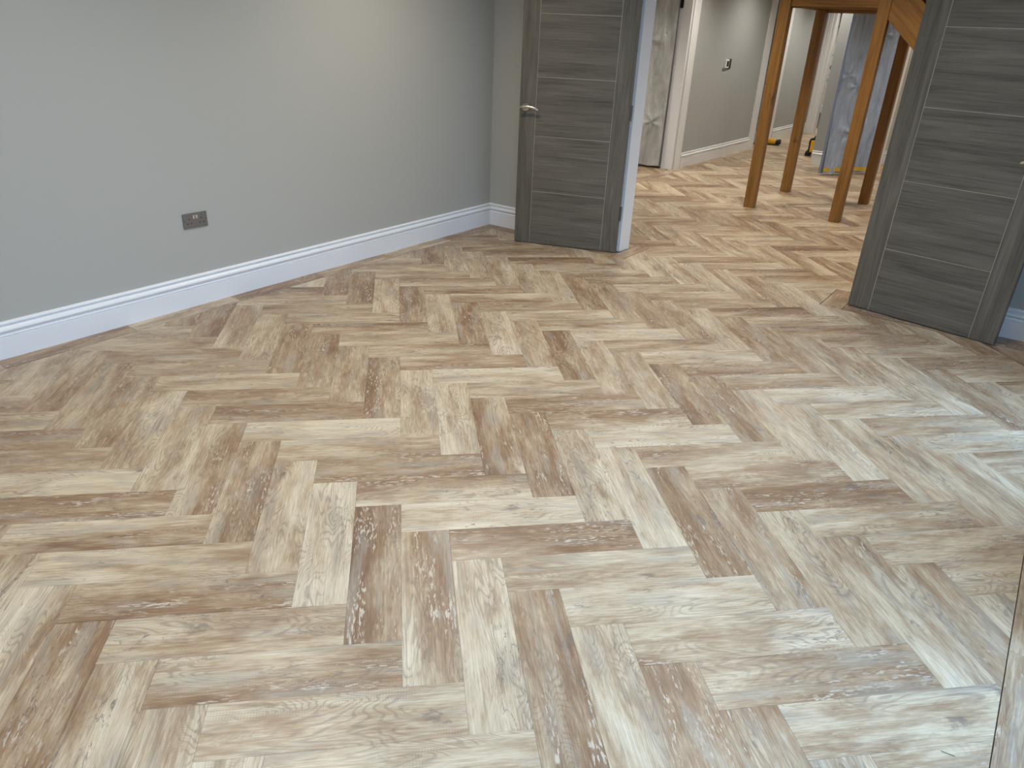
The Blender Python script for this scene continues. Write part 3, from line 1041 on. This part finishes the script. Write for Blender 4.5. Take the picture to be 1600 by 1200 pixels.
# ------------------------------------------------------------------ tools on the hall floor
t1 = empty('cordless_tool', (-0.02, 7.02, 0), math.radians(8), label='yellow and black power tool lying by the far hall skirting', cat='power tool')
b1 = MB().tube([(-0.085, 0, 0.050), (-0.07, 0, 0.050), (0.03, 0, 0.052), (0.05, 0, 0.052)], [0.030, 0.042, 0.044, 0.034], 14)
b1.build('body', M['yellow'], t1, smooth=True)
MB().tube([(0.045, 0, 0.050), (0.075, 0, 0.050), (0.095, 0, 0.055), (0.12, 0, 0.058)], [0.034, 0.030, 0.040, 0.036], 12).build('battery_end', M['black'], t1, label='black end')
MB().tube([(-0.13, 0, 0.048), (-0.105, 0, 0.050), (-0.08, 0, 0.050)], [0.016, 0.026, 0.031], 12).build('nose', M['black'], t1, label='black front end')
MB().box((-0.07, -0.03, 0.0), (0.10, 0.03, 0.018)).build('grip', M['black'], t1, 0.006)

t2 = empty('site_tool', (0.83, 6.36, 0), math.radians(-6), label='upright black and yellow tool peeking out behind the narrow wall', cat='power tool')
sh = [(-0.145, 0.0), (-0.10, 0.0), (-0.095, 0.03), (0.12, 0.03), (0.14, 0.0), (0.16, 0.0), (0.16, 0.22), (0.13, 0.255), (-0.055, 0.255), (-0.10, 0.235),
      (-0.115, 0.20), (-0.11, 0.09), (-0.14, 0.05)]
MB().loft([[Vector((x, -0.06, z)) for x, z in sh], [Vector((x, 0.06, z)) for x, z in sh]]).build('bumper_frame', M['black'], t2, 0.006)
MB().box((-0.085, -0.075, 0.055), (0.12, 0.07, 0.215)).build('body', M['yellow'], t2, 0.012)
MB().tube([(-0.07, 0, 0.25), (-0.05, 0, 0.272), (0.08, 0, 0.272), (0.10, 0, 0.25)], 0.012, 10).build('carry_handle', M['black'], t2)

# ------------------------------------------------------------------ small litter
tp = MB()
tp.prism([(1.72, 5.90), (1.765, 5.90), (1.775, 6.28), (1.73, 6.28)], 0.0002, 0.0016)
tp.build('tape_scrap', M['tape'], None, label='yellow tape scrap on the floor right of the rear right oak post', cat='tape')
hr = MB().tube([(3.836, -3.108, 0.0012), (3.844, -3.1085, 0.0014), (3.852, -3.1065, 0.0014), (3.865, -3.1045, 0.0012)], 0.0006, 6)
hr.build('dark_hair', M['hair'], None, label='tiny dark hair on the floor near the lower right corner', cat='hair')

# ------------------------------------------------------------------ glazed doors of the right wall (outside the frame)
for i, (a, b) in enumerate(WINS):
    w = empty('window_%d' % (i + 1), (4.105, (a + b) / 2, 0), label=('nearer' if i == 0 else 'further') + ' dark framed glazed door in the right wall', cat='window', kind='structure')
    hw = (b - a) / 2
    fr = MB()
    fr.box((-0.035, -hw, 0), (0.035, hw, 0.06))
    fr.box((-0.035, -hw, 2.06), (0.035, hw, 2.12))
    for y in (-hw, hw - 0.06):
        fr.box((-0.035, y, 0.06), (0.035, y + 0.06, 2.06))
    if hw > 0.8:
        fr.box((-0.035, -0.04, 0.06), (0.035, 0.04, 2.06))
    fr.build('frame', M['anthracite'], w)
    if hw > 0.8:
        for y0, y1 in ((-hw + 0.06, -0.04), (0.04, hw - 0.06)):
            MB().box((-0.006, y0, 0.06), (0.006, y1, 2.06)).build('pane', M['glass'], w)
    else:
        MB().box((-0.006, -hw + 0.06, 0.06), (0.006, hw - 0.06, 2.06)).build('pane', M['glass'], w)
struct('ground', MB().box((4.22, -14, -0.25), (16, 0.0, -0.15)), M['paving'], 'pale paving outside the glazed doors', 'ground')
fe = MB()  # added unseen boards that keep low sky light off the left wall
for i in range(3):
    fe.box((8.9, -9.0, -0.15 + 0.7 * i), (8.96, -0.2, -0.15 + 0.7 * i + 0.69))
struct('wall_garden', fe, M['darkfence'], 'dark garden fence outside the glazed doors, outside the picture', 'fence')
